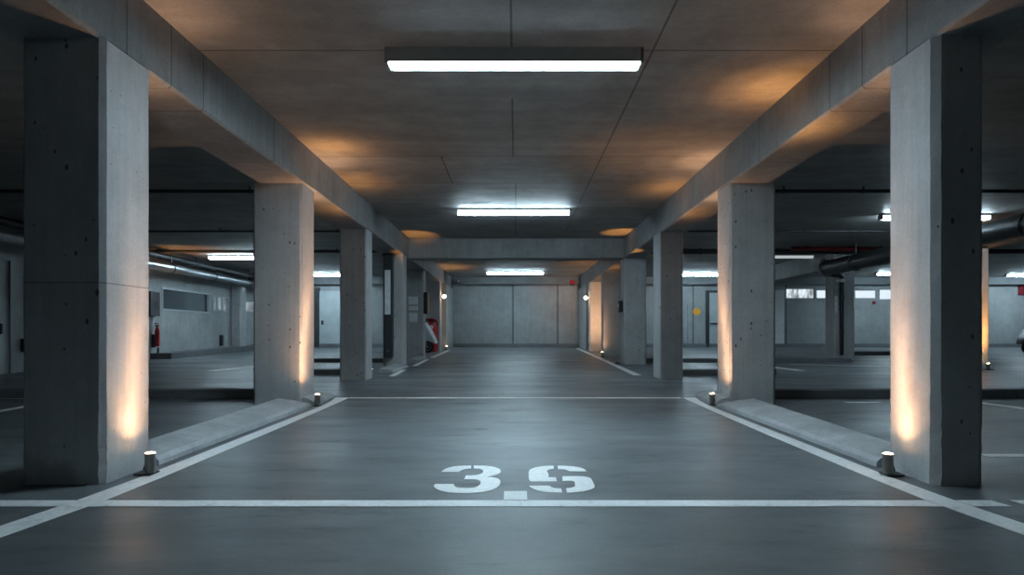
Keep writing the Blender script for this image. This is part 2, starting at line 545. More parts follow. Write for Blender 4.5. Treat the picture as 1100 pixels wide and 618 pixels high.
pillar(2.265, 2.67, 19.9, 20.35, 'last right concrete pillar, its whole front washed in warm light')
pillar(7.47, 7.96, 15.3, 15.75, 'free-standing concrete pillar in the right bay with a black downpipe on it', ztop=CEIL)
pillar(8.42, 8.87, 12.2, 12.65, 'concrete pillar in the right bay lit orange from below, beyond the nearest right pillar')
pillar(X_LEFT, X_LEFT + .28, 20.15, 20.6, 'shallow concrete pilaster on the left wall between the high windows')


# ------------------------------------------------------------------ beams
def beam(x0, x1, y0, y1, z0, z1, label, chamfer=.018):
    bm = bmesh.new()
    along_y = (y1 - y0) > (x1 - x0)
    c = chamfer
    if along_y:
        out = [(x0, z1), (x0, z0 + c), (x0 + c, z0), (x1 - c, z0), (x1, z0 + c), (x1, z1)]
        prism(bm, out, lambda u, v, w: (u, y0 + w, v), y1 - y0)
    else:
        out = [(y0, z1), (y0, z0 + c), (y0 + c, z0), (y1 - c, z0), (y1, z0 + c), (y1, z1)]
        prism(bm, out, lambda u, v, w: (x0 + w, u, v), x1 - x0)
    return tag(finish('concrete_beam', bm, M['beam']), label, 'beam', 'concrete beams under the slab')


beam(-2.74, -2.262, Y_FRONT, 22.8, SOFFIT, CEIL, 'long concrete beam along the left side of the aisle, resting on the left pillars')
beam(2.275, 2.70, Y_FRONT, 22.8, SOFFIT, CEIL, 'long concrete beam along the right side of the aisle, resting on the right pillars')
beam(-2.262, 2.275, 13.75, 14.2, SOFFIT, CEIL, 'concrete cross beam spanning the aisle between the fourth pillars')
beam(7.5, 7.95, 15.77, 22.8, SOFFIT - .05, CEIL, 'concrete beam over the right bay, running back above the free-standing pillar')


# ------------------------------------------------------------------ kerbs
def long_kerb(pts_base, xb, h, y0, y1, label, side, nose=.28):
    """Kerb with a battered face along the aisle and a lowered rounded nose at its far end."""
    bm = bmesh.new()
    n = 16
    rings = []
    for i in range(n + 1):
        y = y0 + (y1 - y0) * i / n
        k = 1.0
        if y > y1 - nose:
            q = (y - (y1 - nose)) / nose
            k = math.sqrt(max(0.02, 1 - q * q))
        xf = pts_base[0] + (pts_base[1] - pts_base[0]) * i / n
        xbk = xf + (xb - xf) * (0.35 + 0.65 * k)
        j = random.uniform(-.003, .003)
        prof = [(xf, -.03), (xf + .004 + j, h * k * .30), (xf + .03 + j, h * k * .55), (xf + (xbk - xf) * .5, h * k * .8), (xbk - .012, h * k), (xbk, h * k * .9), (xbk, -.03)]
        rings.append([bm.verts.new((side * x, y, fz(y) + z)) for x, z in prof])
    m = len(rings[0])
    for a, b in zip(rings, rings[1:]):
        for q in range(m):
            bm.faces.new((a[q], a[(q + 1) % m], b[(q + 1) % m], b[q]))
    bm.faces.new(rings[0])
    bm.faces.new(rings[-1][::-1])
    return tag(finish('concrete_kerb', bm, M['kerb']), label, 'kerb', 'concrete kerbs')


long_kerb((2.205, 2.13), 2.47, .10, 4.03, 6.93, 'long low concrete kerb between the first two left pillars', -1, .01)
long_kerb((2.205, 2.13), 2.47, .10, 3.99, 6.93, 'long low concrete kerb between the first two right pillars', 1, .01)
long_kerb((2.13, 2.14), 2.275, .085, 6.935, 7.8, 'rounded end of the kerb beside the second left pillar', -1)
long_kerb((2.13, 2.14), 2.275, .085, 6.935, 7.8, 'rounded end of the kerb beside the second right pillar', 1)
long_kerb((2.16, 2.13), 2.40, .07, 11.45, 13.04, 'low pale kerb in front of the fourth left pillar', -1, .05)
long_kerb((2.19, 2.19), 2.40, .07, 14.6, 16.15, 'low kerb piece in front of the fifth left pillar', -1, .05)


def cross_kerb(x0, x1, y0, y1, h, label, mat='dark_kerb'):
    bm = bmesh.new()
    prism(bm, [(y0, -.03), (y0, h - .015), (y0 + .015, h), (y1 - .015, h), (y1, h - .015), (y1, -.03)], lambda u, v, w: (x0 + w, u, fz(u) + v), x1 - x0)
    return tag(finish('concrete_kerb', bm, M[mat]), label, 'kerb', 'concrete kerbs')


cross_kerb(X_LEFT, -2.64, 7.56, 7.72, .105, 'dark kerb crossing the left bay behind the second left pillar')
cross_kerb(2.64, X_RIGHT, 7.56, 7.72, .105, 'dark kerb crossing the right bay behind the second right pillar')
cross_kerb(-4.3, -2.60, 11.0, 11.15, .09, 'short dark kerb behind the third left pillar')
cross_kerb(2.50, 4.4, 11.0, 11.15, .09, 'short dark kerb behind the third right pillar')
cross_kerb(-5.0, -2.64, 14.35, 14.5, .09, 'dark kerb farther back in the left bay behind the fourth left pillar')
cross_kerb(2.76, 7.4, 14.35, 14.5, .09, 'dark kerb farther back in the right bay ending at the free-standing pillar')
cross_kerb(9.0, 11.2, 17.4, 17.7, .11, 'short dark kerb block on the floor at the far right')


# ------------------------------------------------------------------ painted floor
def at(px, py):
    """Metres on the deck for a point measured in the photograph."""
    y = 619.0 / (py - 346.5)
    return ((px - 554) * y / 700.0, y)


def painted(name, outlines, label, cat, group=None, lift=.0022):
    cx = sum(p[0] for o in outlines for p in o) / sum(len(o) for o in outlines)
    cy = sum(p[1] for o in outlines for p in o) / sum(len(o) for o in outlines)
    bm = bmesh.new()
    for o in outlines:
        pts = [(x - cx, y - cy) for x, y in o]
        tris = tessellate_polygon([[Vector((x, y, 0)) for x, y in pts]])
        hi = [bm.verts.new((x, y, SLOPE * y + lift)) for x, y in pts]
        lo = [bm.verts.new((x, y, SLOPE * y)) for x, y in pts]
        for t in tris:
            if len(set(t)) == 3:
                bm.faces.new([hi[i] for i in t])
                bm.faces.new([lo[i] for i in reversed(t)])
        for i in range(len(pts)):
            j = (i + 1) % len(pts)
            bm.faces.new((lo[i], lo[j], hi[j], hi[i]))
    return tag(finish(name, bm, M['paint'], None, (cx, cy, fz(cy))), label, cat, group)


G = 'white lines painted on the deck'
# the two long edges of the middle bay, running back to the kerb ends
OUT_ = [(2.30, 2.4), (2.236, 2.83), (2.178, 3.23), (2.142, 3.7), (2.10, 5.2), (2.068, 6.2), (2.05, 6.9), (2.07, 7.3), (2.115, 7.66)]
IN_ = [(1.955, 7.66), (1.96, 6.5), (1.985, 5.0), (2.01, 3.9), (2.038, 3.24), (2.10, 2.8), (2.16, 2.4)]
painted('painted_line', [[(-x, y) for x, y in OUT_ + IN_]], 'long white line along the left kerb, edging the numbered bay', 'floor marking', G)
painted('painted_line', [OUT_ + IN_], 'long white line along the right kerb, edging the numbered bay', 'floor marking', G)
# cross lines
painted('painted_line', [[(-3.4, 3.128), (-2.197, 3.128), (-2.182, 3.235), (-3.4, 3.235)], [(-2.050, 3.128), (2.050, 3.128), (2.034, 3.235), (-2.034, 3.235)], [(2.197, 3.128), (2.38, 3.128), (2.36, 3.235), (2.182, 3.235)]],
        'white cross line in front of the number, running side to side', 'floor marking', G)
painted('painted_line', [[(2.47, 3.13), (3.6, 3.13), (3.6, 3.235), (2.45, 3.235)]], 'short worn white cross line at the right edge past a gap', 'floor marking', G)
painted('painted_line', [[at(541, 537.3), at(566.5, 537.3), at(566, 528), at(541.5, 528)]], 'small white square joined to the front cross line between the digits', 'floor marking', G)
painted('painted_line', [[(-1.948, 7.58), (1.938, 7.58), (1.938, 7.68), (-1.948, 7.68)]], 'thin white cross line at the far end of the numbered bay', 'floor marking', G)
# beyond the first bay
painted('painted_line', [[(-2.09, 10.7), (-1.98, 10.7), (-2.03, 12.1), (-2.13, 12.1)]], 'short white dash beyond the third left pillar', 'floor marking', G)
painted('painted_line', [[(-2.11, 13.2), (-2.0, 13.2), (-2.06, 15.6), (-2.17, 15.6)]], 'white line by the kerb between fourth and fifth left pillars', 'floor marking', G)
painted('painted_line', [[(-2.16, 16.3), (-2.04, 16.3), (-2.06, 20.6), (-2.18, 20.6)]], 'white line by the scooter, running on to the last left pillar', 'floor marking', G)
painted('painted_line', [[(1.97, 10.9), (2.10, 10.9), (2.16, 22.2), (2.04, 22.2)]], 'long white line running back past the far right pillars', 'floor marking', G)
# side bays
def seg_line(a, b, w, label):
    (x0, y0), (x1, y1) = at(*a), at(*b)
    d = Vector((x1 - x0, y1 - y0)).normalized()
    n = Vector((-d.y, d.x)) * w / 2
    return painted('painted_line', [[(x0 - n.x, y0 - n.y), (x1 - n.x, y1 - n.y), (x1 + n.x, y1 + n.y), (x0 + n.x, y0 + n.y)]], label, 'floor marking', G)


seg_line((1056, 489.5), (1180, 489.5), .09, 'white cross line in the right bay beside the nearest right pillar, nearer one')
seg_line((930, 476.5), (1004, 476.5), .09, 'short white line in the right bay behind the nearest right pillar')
seg_line((1048, 432.2), (1130, 443), .13, 'slanting white line in the right bay beyond the nearest right pillar')
seg_line((908, 432.5), (946, 432.5), .09, 'short faint white dash on the right bay floor')
seg_line((823, 393.5), (861, 398.5), .2, 'slanting white line behind the second right pillar')
seg_line((-40, 418.3), (40, 418.3), .09, 'far white cross line at the left edge')
seg_line((-40, 428.5), (40, 428.5), .05, 'thin white cross line at the left edge')
seg_line((-40, 449), (40, 434.5), .10, 'slanting white line at the left edge')
seg_line((226, 398.7), (284, 393), .2, 'slanting white line in the left bay before the second left pillar')
seg_line((850, 391.5), (1010, 395.2), .12, 'long faint white line on the floor by the free-standing right pillar')


# the two stencilled digits, outlines traced on the deck
def dig(ox, oy, pts, k=10.476):
    return [at(ox + x / k, oy + y / k) for x, y in pts]


def curve(pts, n=5):
    """Rounded closed outline through the points (Catmull-Rom); a point given with a third value stays a sharp corner."""
    out = []
    N_ = len(pts)
    for i in range(N_):
        p0, p1, p2, p3 = (pts[(i + k - 1) % N_] for k in range(4))
        if len(p1) > 2 and len(p2) > 2:
            out.append(p1[:2])
            continue
        a = p1[:2] if len(p1) > 2 else p0[:2]
        e = p2[:2] if len(p2) > 2 else p3[:2]
        for s in range(n):
            t = s / n
            out.append(tuple(.5 * ((2 * p1[c]) + (-a[c] + p2[c]) * t + (2 * a[c] - 5 * p1[c] + 4 * p2[c] - e[c]) * t * t + (-a[c] + 3 * p1[c] - 3 * p2[c] + e[c]) * t ** 3) for c in (0, 1)))
    return out


S = 1
three_a = curve([(252, 180, S), (300, 146), (385, 122), (480, 113), (588, 111, S), (588, 143, S), (530, 148), (490, 158), (446, 181, S)])
three_b = curve([(618, 111, S), (720, 112), (830, 122), (905, 148), (921, 175), (895, 203), (840, 222), (765, 238, S), (850, 246), (905, 268), (917, 300), (895, 340), (830, 380), (730, 408), (600, 420), (450, 420), (320, 408),
                 (225, 385), (172, 352), (172, 330), (190, 318, S), (392, 318, S), (402, 342), (432, 357), (500, 363), (580, 363), (650, 350), (690, 318), (692, 290), (660, 272), (600, 266), (508, 267, S), (530, 222, S), (640, 218), (705, 200), (724, 178),
                 (712, 158), (680, 147), (618, 143, S)])
painted('painted_digit', [dig(450, 490, three_a), dig(450, 490, three_b)], 'white stencilled digit 3 painted on the deck', 'painted number', 'stencilled bay number')
six_a = curve([(522, 112, S), (420, 116), (320, 130), (250, 160), (240, 215), (246, 272), (265, 290, S), (560, 290, S), (545, 243, S), (464, 243, S), (462, 205), (445, 172), (470, 153), (522, 146, S)])
six_b = curve([(568, 112, S), (680, 115), (790, 127), (860, 148), (893, 176, S), (698, 173, S), (650, 155), (568, 148, S)])
six_c = curve([(620, 232, S), (800, 230), (890, 238), (938, 256), (965, 300), (982, 350), (940, 378), (840, 404), (672, 418, S), (660, 366, S), (715, 360), (758, 345), (760, 320), (742, 285), (620, 284, S)])
six_d = curve([(245, 337, S), (475, 337, S), (500, 355), (545, 366), (606, 368, S), (620, 418, S), (500, 414), (390, 402), (300, 375), (255, 350)])
painted('painted_digit', [dig(545, 490, o) for o in (six_a, six_b, six_c, six_d)], 'white stencilled digit 6 with slashed gaps, right of the 3', 'painted number', 'stencilled bay number')


# ------------------------------------------------------------------ ceiling lights
def ceiling_light_deep():
    t = thing('ceiling_light', 'nearest fluorescent ceiling light, deep grey housing over the numbered bay', 'ceiling light', (-0.01, 4.6, CEIL), 'fluorescent ceiling lights')
    bm = bmesh.new()
    L, D = .905, .155
    prism(bm, [(0, 0), (D, 0), (D, -.102), (D - .008, -.102), (D - .008, -.088), (.008, -.088), (.008, -.102), (0, -.102)], lambda u, v, w: (-L + w, u, v), 2 * L)
    finish('housing', bm, M['housing'], t)
    bm = bmesh.new()
    prism(bm, [(.009, -.089), (D - .009, -.089), (D - .009, -.104), (D - .013, -.108), (.013, -.108), (.009, -.104)], lambda u, v, w: (-L + .02 + w, u, v), 2 * L - .04)
    finish('diffuser', bm, M['tube_main'], t)
    for s in (-1, 1):
        finish('end_cap', bbox(s * L - .012, s * L + .012, 0.0, D, -.112, -.001, .003), M['housing'], t)
    return t


def ceiling_light_slim():
    t = thing('ceiling_light', 'second fluorescent ceiling light along the aisle, before the cross beam', 'ceiling light', (-0.035, 10.45, CEIL), 'fluorescent ceiling lights')
    L, D = .905, .14
    bm = bmesh.new()
    prism(bm, [(0, 0), (D, 0), (D, -.035), (0, -.035)], lambda u, v, w: (-L + w, u, v), 2 * L)
    finish('housing', bm, M['housing'], t)
    bm = bmesh.new()
    prism(bm, [(.004, -.035), (D - .004, -.035), (D - .014, -.075), (D - .035, -.095), (.035, -.095), (.014, -.075)], lambda u, v, w: (-L + .015 + w, u, v), 2 * L - .03)
    finish('diffuser', bm, M['tube'], t)
    for s in (-1, 1):
        finish('end_cap', bbox(s * L - .01, s * L + .01, 0.0, D, -.1, -.001, .003), M['housing'], t)
    return t


ceiling_light_deep()
cl = ceiling_light_slim()
LIGHTS = [(-0.02, 20.75, 'third fluorescent ceiling light along the aisle, before the back wall'),
          (-6.93, 16.6, 'fluorescent ceiling light in the left bay, left of the second left pillar'),
          (-6.25, 21.4, 'fluorescent ceiling light far back in the left bay, left of the third left pillar'),
          (6.1, 21.3, 'fluorescent ceiling light far back between second and third right pillars'),
          (7.05, 10.9, 'fluorescent ceiling light in the right bay behind the nearest right pillar'),
          (12.55, 21.0, 'far fluorescent ceiling light in the right bay left of the nearest right pillar'),
          (17.2, 21.6, 'far fluorescent ceiling light at the right edge')]
rear = copy_thing(cl, (-0.02, -1.3, CEIL), 'weak fluorescent ceiling light overhead behind the viewpoint')
for ch in rear.children:
    if ch.name.startswith('diffuser'):
        ch.data = ch.data.copy()
        ch.data.materials[0] = M['tube_weak']
for x, y, lab in LIGHTS:
    copy_thing(cl, (x, y, CEIL), lab)
dim = copy_thing(cl, (6.68, 16.4, CEIL), 'dim unlit ceiling light right of the second right pillar')
for ch in dim.children:
    if ch.name.startswith('diffuser'):
        ch.data = ch.data.copy()
        ch.data.materials[0] = M['tube_dim']


# ------------------------------------------------------------------ uplights
WARM = (1.0, 0.55, 0.30)
WARM2 = (1.0, 0.44, 0.12)


def spot(parent, loc, target, deg, watts, col=WARM, blend=1.0, size=.02):
    l = bpy.data.lights.new('lamp_beam', 'SPOT')
    l.energy = watts
    l.color = col
    l.spot_size = math.radians(deg)
    l.spot_blend = blend
    l.shadow_soft_size = size
    o = bpy.data.objects.new('lamp_beam', l)
    COL.objects.link(o)
    o.parent = parent
    o.location = loc
    d = Vector(target) - Vector(loc)
    o.rotation_euler = d.to_track_quat('-Z', 'Y').to_euler()
    return o


def uplight(x, y, side, label, plate=.07):
    """Small can light on a base plate; side = direction of the pillar face."""
    t = thing('uplight', label, 'uplight', (x, y, fz(y)), 'warm floor uplights')
    finish('base_plate', bbox(min(-side * .028, side * plate), max(-side * .028, side * plate), -.05, .05, .0065, .016, .003), M['black'], t)
    bm = bmesh.new()
    lathe(bm, [(.024, .012), (.029, .014), (.029, .118), (.031, .120), (.031, .128), (.027, .128), (.027, .122)], 30)
    finish('lamp_body', bm, M['steel'], t, smooth=40)
    bm = bmesh.new()
    lathe(bm, [(.0265, .122), (.026, .127), (.018, .131), (.006, .133)], 24)
    finish('lens', bm, M['warm'], t, smooth=60)
    bm = bmesh.new()
    tube(bm, [(side * .028, .01, .07), (side * .036, .012, .055), (side * min(.05, plate - .006), .02, .03), (side * min(.05, plate - .006), .03, .018), (side * .02, .04, .018)], .004, 8)
    finish('cable', bm, M['black'], t, smooth=60)
    return t


def wash(t, side, d, k=1.0, along=.22):
    """The can's own light up along the pillar face: a wide skirt and a tighter core."""
    for deg, watts, blend in ((126, 6, .6), (84, 15, 1.0), (42, 44, 1.0), (24, 110, 1.0)):
        spot(t, (0, 0, .14), (side * d, along, 2.2), deg, watts * k, WARM, blend)


def throw(t, target, deg, watts, blend=1.0):
    spot(t, (0, 0, .14), target, deg, watts, WARM2, blend)


def patch(t, target, watts):
    """The bright spot a can throws on the slab: a soft skirt with a hotter core."""
    throw(t, target, 36, watts * .12)
    throw(t, target, 22, watts * .40)
    throw(t, target, 12, watts * .50)


u = uplight(-2.12, 3.78, -1, 'small round uplight at the foot of the nearest left pillar')
wash(u, -1, .14, 1.2)
throw(u, (0.7, 1.0, 2.75), 70, 9)
u = uplight(2.148, 3.76, 1, 'small round uplight at the foot of the nearest right pillar')
wash(u, 1, .14, 1.2)
patch(u, (0.0, 1.55, 2.75), 750)
throw(u, (-0.7, 1.0, 2.75), 70, 9)
u = uplight(-2.088, 6.86, -1, 'small round uplight at the kerb end by the second left pillar', .03)
wash(u, -1, .2, 2.4, .55)
patch(u, (-.04, 1.75, 2.7), 480)
patch(u, (0.10, 0.15, 2.7), 420)
u = uplight(2.088, 6.93, 1, 'small round uplight at the kerb end by the second right pillar', .03)
wash(u, 1, .2, 2.4, .55)
patch(u, (0.05, 2.0, 2.7), 600)
throw(u, (-0.5, 0.3, 2.7), 50, 60)
u = uplight(-2.36, 10.62, -1, 'unseen uplight added behind the third left pillar for the warm ceiling patch')  # hidden by the pillar; added to throw the left slab patch
throw(u, (0.34, 2.45, 2.6), 16, 800)
u = uplight(2.36, 10.88, 1, 'unseen uplight added behind the third right pillar for the warm ceiling patch')  # added out of view for the warm slab patch on the right
throw(u, (-0.26, 1.9, 2.6), 16, 950)
u = uplight(-2.19, 20.6, -1, 'small round uplight at the foot of the last left pillar')
throw(u, (-0.1, -.35, 1.6), 60, 60)
throw(u, (0.2, -1.2, 2.5), 40, 160)
u = uplight(2.33, 17.45, 1, 'small round uplight behind the fifth right pillar')
spot(u, (0, 0, .14), (0.12, 2.45, 1.25), 50, 520)
spot(u, (0, 0, .14), (0.12, 2.45, .6), 50, 120)
throw(u, (-0.3, 1.2, 2.5), 50, 120)
u = uplight(2.20, 16.6, 1, 'small round uplight at the aisle side of the fifth right pillar')
wash(u, 1, .1, .5)
throw(u, (-0.2, -1.2, 2.5), 40, 160)
u = uplight(8.74, 12.05, 1, 'small round uplight before the orange-lit pillar in the right bay')
for deg, watts in ((90, 10), (60, 30), (40, 110), (24, 200)):
    spot(u, (0, 0, .14), (0, .2, 2.0), deg, watts, WARM2)
u = uplight(-8.30, 14.4, -1, 'unseen uplight added by the left wall to warm the bay ceiling')  # made-up can out of view, added to warm the left bay ceiling
throw(u, (0.6, 1.5, 2.6), 56, 260)


# wall sconces on the last pillars
def sconce(x, y, z, side, label):
    t = thing('wall_sconce', label, 'wall lamp', (x, y, z), 'bulb wall lamps')
    bm = bmesh.new()
    lathe(bm, [(.045, 0), (.045, .02), (.03, .035), (.03, .05)], 20, 'x')
    for v in bm.verts:
        v.co.x *= side
    finish('wall_plate', bm, M['steel'], t, smooth=40)
    bm = bmesh.new()
    bmesh.ops.create_uvsphere(bm, u_segments=20, v_segments=12, radius=.055)
    bmesh.ops.translate(bm, verts=bm.verts[:], vec=(side * .105, 0, 0))
    finish('bulb', bm, M['bulb'], t, smooth=60)


sconce(-2.29, 19.9, 2.06, 1, 'glowing round bulb lamp on the last left pillar')
sconce(2.265, 20.1, 2.03, -1, 'glowing round bulb lamp on the last right pillar')


# ------------------------------------------------------------------ pipes and ducts
def cross_pipe(x0, x1, y, z, r, hang, label, mat='pipe'):
    t = thing('ceiling_pipe', label, 'pipe', ((x0 + x1) / 2, y, z), 'pipes crossing the side bays')
    h = (x1 - x0) / 2
    bm = bmesh.new()
    tube(bm, [(-h, 0, 0), (h, 0, 0)], r, 12)
    finish('pipe_run', bm, M[mat], t, smooth=50)
    for px in hang:
        b = bmesh.new()
        bx(b, px - t.location.x - .008, px - t.location.x + .008, -.008, .008, r * .8, CEIL - z)
        lathe(b, [(r * 1.3, -.012), (r * 1.3, .012)], 14, 'x', (px - t.location.x, 0, 0))
        finish('pipe_hanger', b, M['pipe'], t)
    return t


cross_pipe(X_LEFT, -2.75, 8.9, 2.85, .026, (-7.3, -5.2, -3.63), 'nearest dark pipe crossing the left bay under the ceiling')
cross_pipe(X_LEFT, -2.75, 12.4, 2.86, .020, (-8.0, -5.62, -3.4), 'second thin pipe crossing the left bay')
cross_pipe(X_LEFT, -2.75, 15.3, 2.85, .035, (-8.4, -4.2), 'third dark pipe crossing the left bay, before the lit tube')
cross_pipe(2.71, X_RIGHT, 8.9, 2.85, .026, (3.66, 4.75, 8.2), 'nearest dark pipe crossing the right bay under the ceiling')
cross_pipe(2.71, 13.0, 12.4, 2.86, .020, (5.5, 3.2, 10.5), 'second thin pipe crossing the right bay')
cross_pipe(2.71, X_RIGHT, 15.16, 2.83, .06, (4.3, 7.2, 10.4), 'thick dark pipe crossing the right bay farther back')
cross_pipe(6.25, 8.6, 14.8, 2.84, .05, (6.6, 8.3), 'dark red sprinkler pipe section in the right bay', 'redpipe')


def long_duct(x, z, y0, y1, r, straps, label, mat, extra=None):
    t = thing('ventilation_duct', label, 'duct', (x, (y0 + y1) / 2, z))
    h = (y1 - y0) / 2
    bm = bmesh.new()
    tube(bm, [(0, -h, 0), (0, h, 0)], r, 24)
    finish('duct_run', bm, M[mat], t, smooth=50)
    for sy in straps:
        b = bmesh.new()
        q = sy - t.location.y
        lathe(b, [(r + .012, q - .02), (r + .012, q + .02)], 24, 'y')
        bx(b, -.01, .01, q - .01, q + .01, r, CEIL - z)
        finish('duct_strap', b, M['darkframe'], t)
    return t


long_duct(-8.35, 2.50, 4.0, 22.9, .10, (9.2, 11.9, 13.3, 15.8, 18.0, 20.4), 'galvanised round duct along the left wall under the ceiling', 'duct')
long_duct(-8.45, 2.76, 4.0, 22.9, .075, (10.5, 14.2, 17.2), 'dark pipe running above the galvanised duct on the left wall', 'pipe')
t = long_duct(7.1, 2.41, 3.0, 14.9, .17, (9.0, 11.2, 13.6), 'big dark duct along the right bay above the free-standing pillar', 'dark_duct')
bm = bmesh.new()
lathe(bm, [(.17, 5.90), (.195, 5.92), (.195, 5.96), (.17, 5.98)], 24, 'y')
finish('end_flange', bm, M['steel'], t)
for dx in (-.13, .02):
    bm = bmesh.new()
    bmesh.ops.create_uvsphere(bm, u_segments=12, v_segments=8, radius=.035)
    bmesh.ops.translate(bm, verts=bm.verts[:], vec=(dx, 5.99, -.08))
    finish('end_bolt', bm, M['steel'], t, smooth=60)
long_duct(8.9, 2.64, 3.0, 14.0, .12, (8.0, 11.0), 'second dark duct beside the big one in the right bay', 'dark_duct')

# black drain elbow and downpipe on the free-standing pillar
t = thing('drain_pipe', 'black drain pipe bending down the free-standing right pillar', 'pipe', (7.62, 15.23, 0))
bm = bmesh.new()
tube(bm, [(-.45, .0, 2.66), (-.45, 0, 2.45), (-.42, 0, 2.36), (-.33, 0, 2.30), (-.2, 0, 2.28), (-.03, 0, 2.28), (0, 0, 2.24), (0, 0, 2.0), (0, 0, fz(15) + .1)], .042, 14)
finish('pipe_run', bm, M['black'], t, smooth=50)
finish('drain_shoe', bbox(-.16, .1, -.14, .03, fz(15) - .005, fz(15) + .12, .015), M['kerb'], t)
for z in (0.95, 1.75):
    bm = bmesh.new()
    lathe(bm, [(.052, z - .02), (.052, z + .02)], 14)
    finish('pipe_clip', bm, M['darkframe'], t)
# little fittings on the same pillar
tag(finish('emergency_light', bbox(-.1, .1, -.05, 0, -.04, .04, .01), M['white'], None, (7.55, 15.175, 2.15)), 'small white emergency light at the top of the free-standing right pillar', 'emergency light')
tag(finish('pull_switch', bbox(-.03, .03, -.045, 0, -.2, .2, .01), M['white'], None, (7.51, 15.3, 1.60)), 'white switch box halfway up the free-standing right pillar', 'switch')


# ------------------------------------------------------------------ signs, notices and boxes
t = thing('information_board', 'tall dark board with a pale panel on the fourth left pillar', 'board', (-2.53, 13.04, 0.45))
finish('board_body', bbox(-.09, .09, -.16, 0, -.02, 2.02, .01), M['darkframe'], t)
finish('board_panel', bbox(-.06, .055, -.172, -.16, .84, 1.72, .004), M['paper'], t)
finish('board_cap', bbox(-.1, .1, -.17, 0, 2.0, 2.05, .008), M['black'], t)
finish('latch', bbox(-.02, .02, -.185, -.16, .1, .14, .004), M['steel'], t)

for (px, z, h, w, lab) in ((-2.545, 1.62, .20, .12, 'top paper notice on the fifth left pillar'), (-2.545, 1.43, .11, .12, 'middle paper notice on the fifth left pillar'), (-2.545, 1.20, .22, .105, 'lowest paper notice on the fifth left pillar')):
    bm = bbox(-w, w, -.012, 0, -h / 2, h / 2, .003)
    o = tag(finish('paper_notice', bm, M['paper'], None, (px, 16.2, z + .12)), lab, 'notice', 'paper notices on a pillar')
t = thing('call_box', 'black box with an amber strip on the aisle side of the fifth left pillar', 'control box', (-2.30, 16.3, 1.68))
finish('box_body', bbox(.008, .10, -.08, .08, -.27, .27, .008), M['black'], t)
finish('mount_plate', bbox(0, .01, -.07, .07, -.25, .25), M['darkframe'], t)
finish('box_lens', bbox(.10, .125, -.06, .06, -.22, .22, .006), M['amber'], t)
t = thing('control_box', 'small black box on the aisle side of the fourth right pillar', 'control box', (2.28, 13.9, 1.49))
finish('box_body', bbox(-.09, -.008, -.08, .08, -.12, .12, .008), M['black'], t)
finish('mount_plate', bbox(-.01, 0, -.07, .07, -.11, .11), M['darkframe'], t)
finish('box_lens', bbox(-.095, -.085, -.04, .04, -.01, .05), M['paper'], t)
t = thing('floor_spotlight', 'unlit chrome spotlight on the floor at the fourth right pillar', 'spotlight', (2.16, 13.85, fz(13.85)))
finish('foot', bbox(-.06, .06, -.06, .06, -.004, .02, .004), M['black'], t)
bm = bmesh.new()
tube(bm, [(0, -.09, .13), (0, .07, .10)], [.07, .05], 18)
finish('lamp_head', bm, M['steel'], t, smooth=50)
bm = bmesh.new()
tube(bm, [(0, 0, .018), (0, 0, .075)], .012, 8)
finish('stem', bm, M['black'], t)

# back wall items
t = thing('alarm_sounder', 'red alarm sounder high on the back wall, right of centre', 'alarm', (1.97, Y_BACK - .35, 2.73))
bm = bmesh.new()
lathe(bm, [(.07, 0), (.085, -.03), (.085, -.07), (.05, -.11)], 20, 'y')
finish('sounder_body', bm, M['red'], t, smooth=40)
finish('mount_box', bbox(-.08, .08, -.012, 0, -.12, .06, .003), M['darkframe'], t)
t = thing('security_camera', 'small dark camera high in the left corner of the back wall', 'camera', (-1.98, Y_BACK - .35, 2.75))
finish('camera_body', bbox(-.06, .06, -.26, -.06, -.06, .04, .015), M['black'], t)
finish('wall_mount', bbox(-.03, .03, -.07, 0, -.02, .02), M['darkframe'], t)
bm = bmesh.new()
lathe(bm, [(.03, -.26), (.03, -.275)], 16, 'y', (0, 0, -.01))
finish('camera_lens', bm, M['paper'], t)
bm = bmesh.new()
prism(bm, [(.14 * math.cos(PI / 8 + k * PI / 4), .14 * math.sin(PI / 8 + k * PI / 4)) for k in range(8)], lambda u, v, w: (u, -w, v), .015)
tag(finish('wall_sign', bm, M['yellow'], None, (6.43, Y_BACK, 1.71)), 'yellow sign on the back wall between second and third right pillars', 'sign')
bm = bmesh.new()
tube(bm, [(6.12, Y_BACK - .03, fz(23) + .13), (6.12, Y_BACK - .03, 1.95)], .022, 8)
tag(finish('wall_conduit', bm, M['housing']), 'thin vertical conduit on the back wall by the yellow sign', 'conduit')
t = thing('pull_alarm', 'hanging reddish alarm unit near the ceiling above the yellow sign', 'alarm', (6.88, 21.9, CEIL))
finish('unit_body', bbox(-.06, .06, -.06, .06, -.62, -.25, .02), M['darkred'], t)
finish('hanger_rod', bbox(-.015, .015, -.015, .015, -.26, 0), M['darkframe'], t)
finish('unit_lens', bbox(-.045, .045, -.045, .045, -.78, -.62, .02), M['paper'], t)
tag(finish('wall_sign', bbox(-.06, .06, -.03, 0, -.06, .06, .01), M['darkred'], None, (12.72, Y_BACK, 2.03)), 'small red sign under the right-hand back windows', 'sign')
tag(finish('wall_sign', bbox(-.26, .26, -.06, 0, -.3, .1, .01), M['darkred'], None, (18.1, Y_BACK, 2.60)), 'red sign high on the back wall at the far right edge', 'sign')

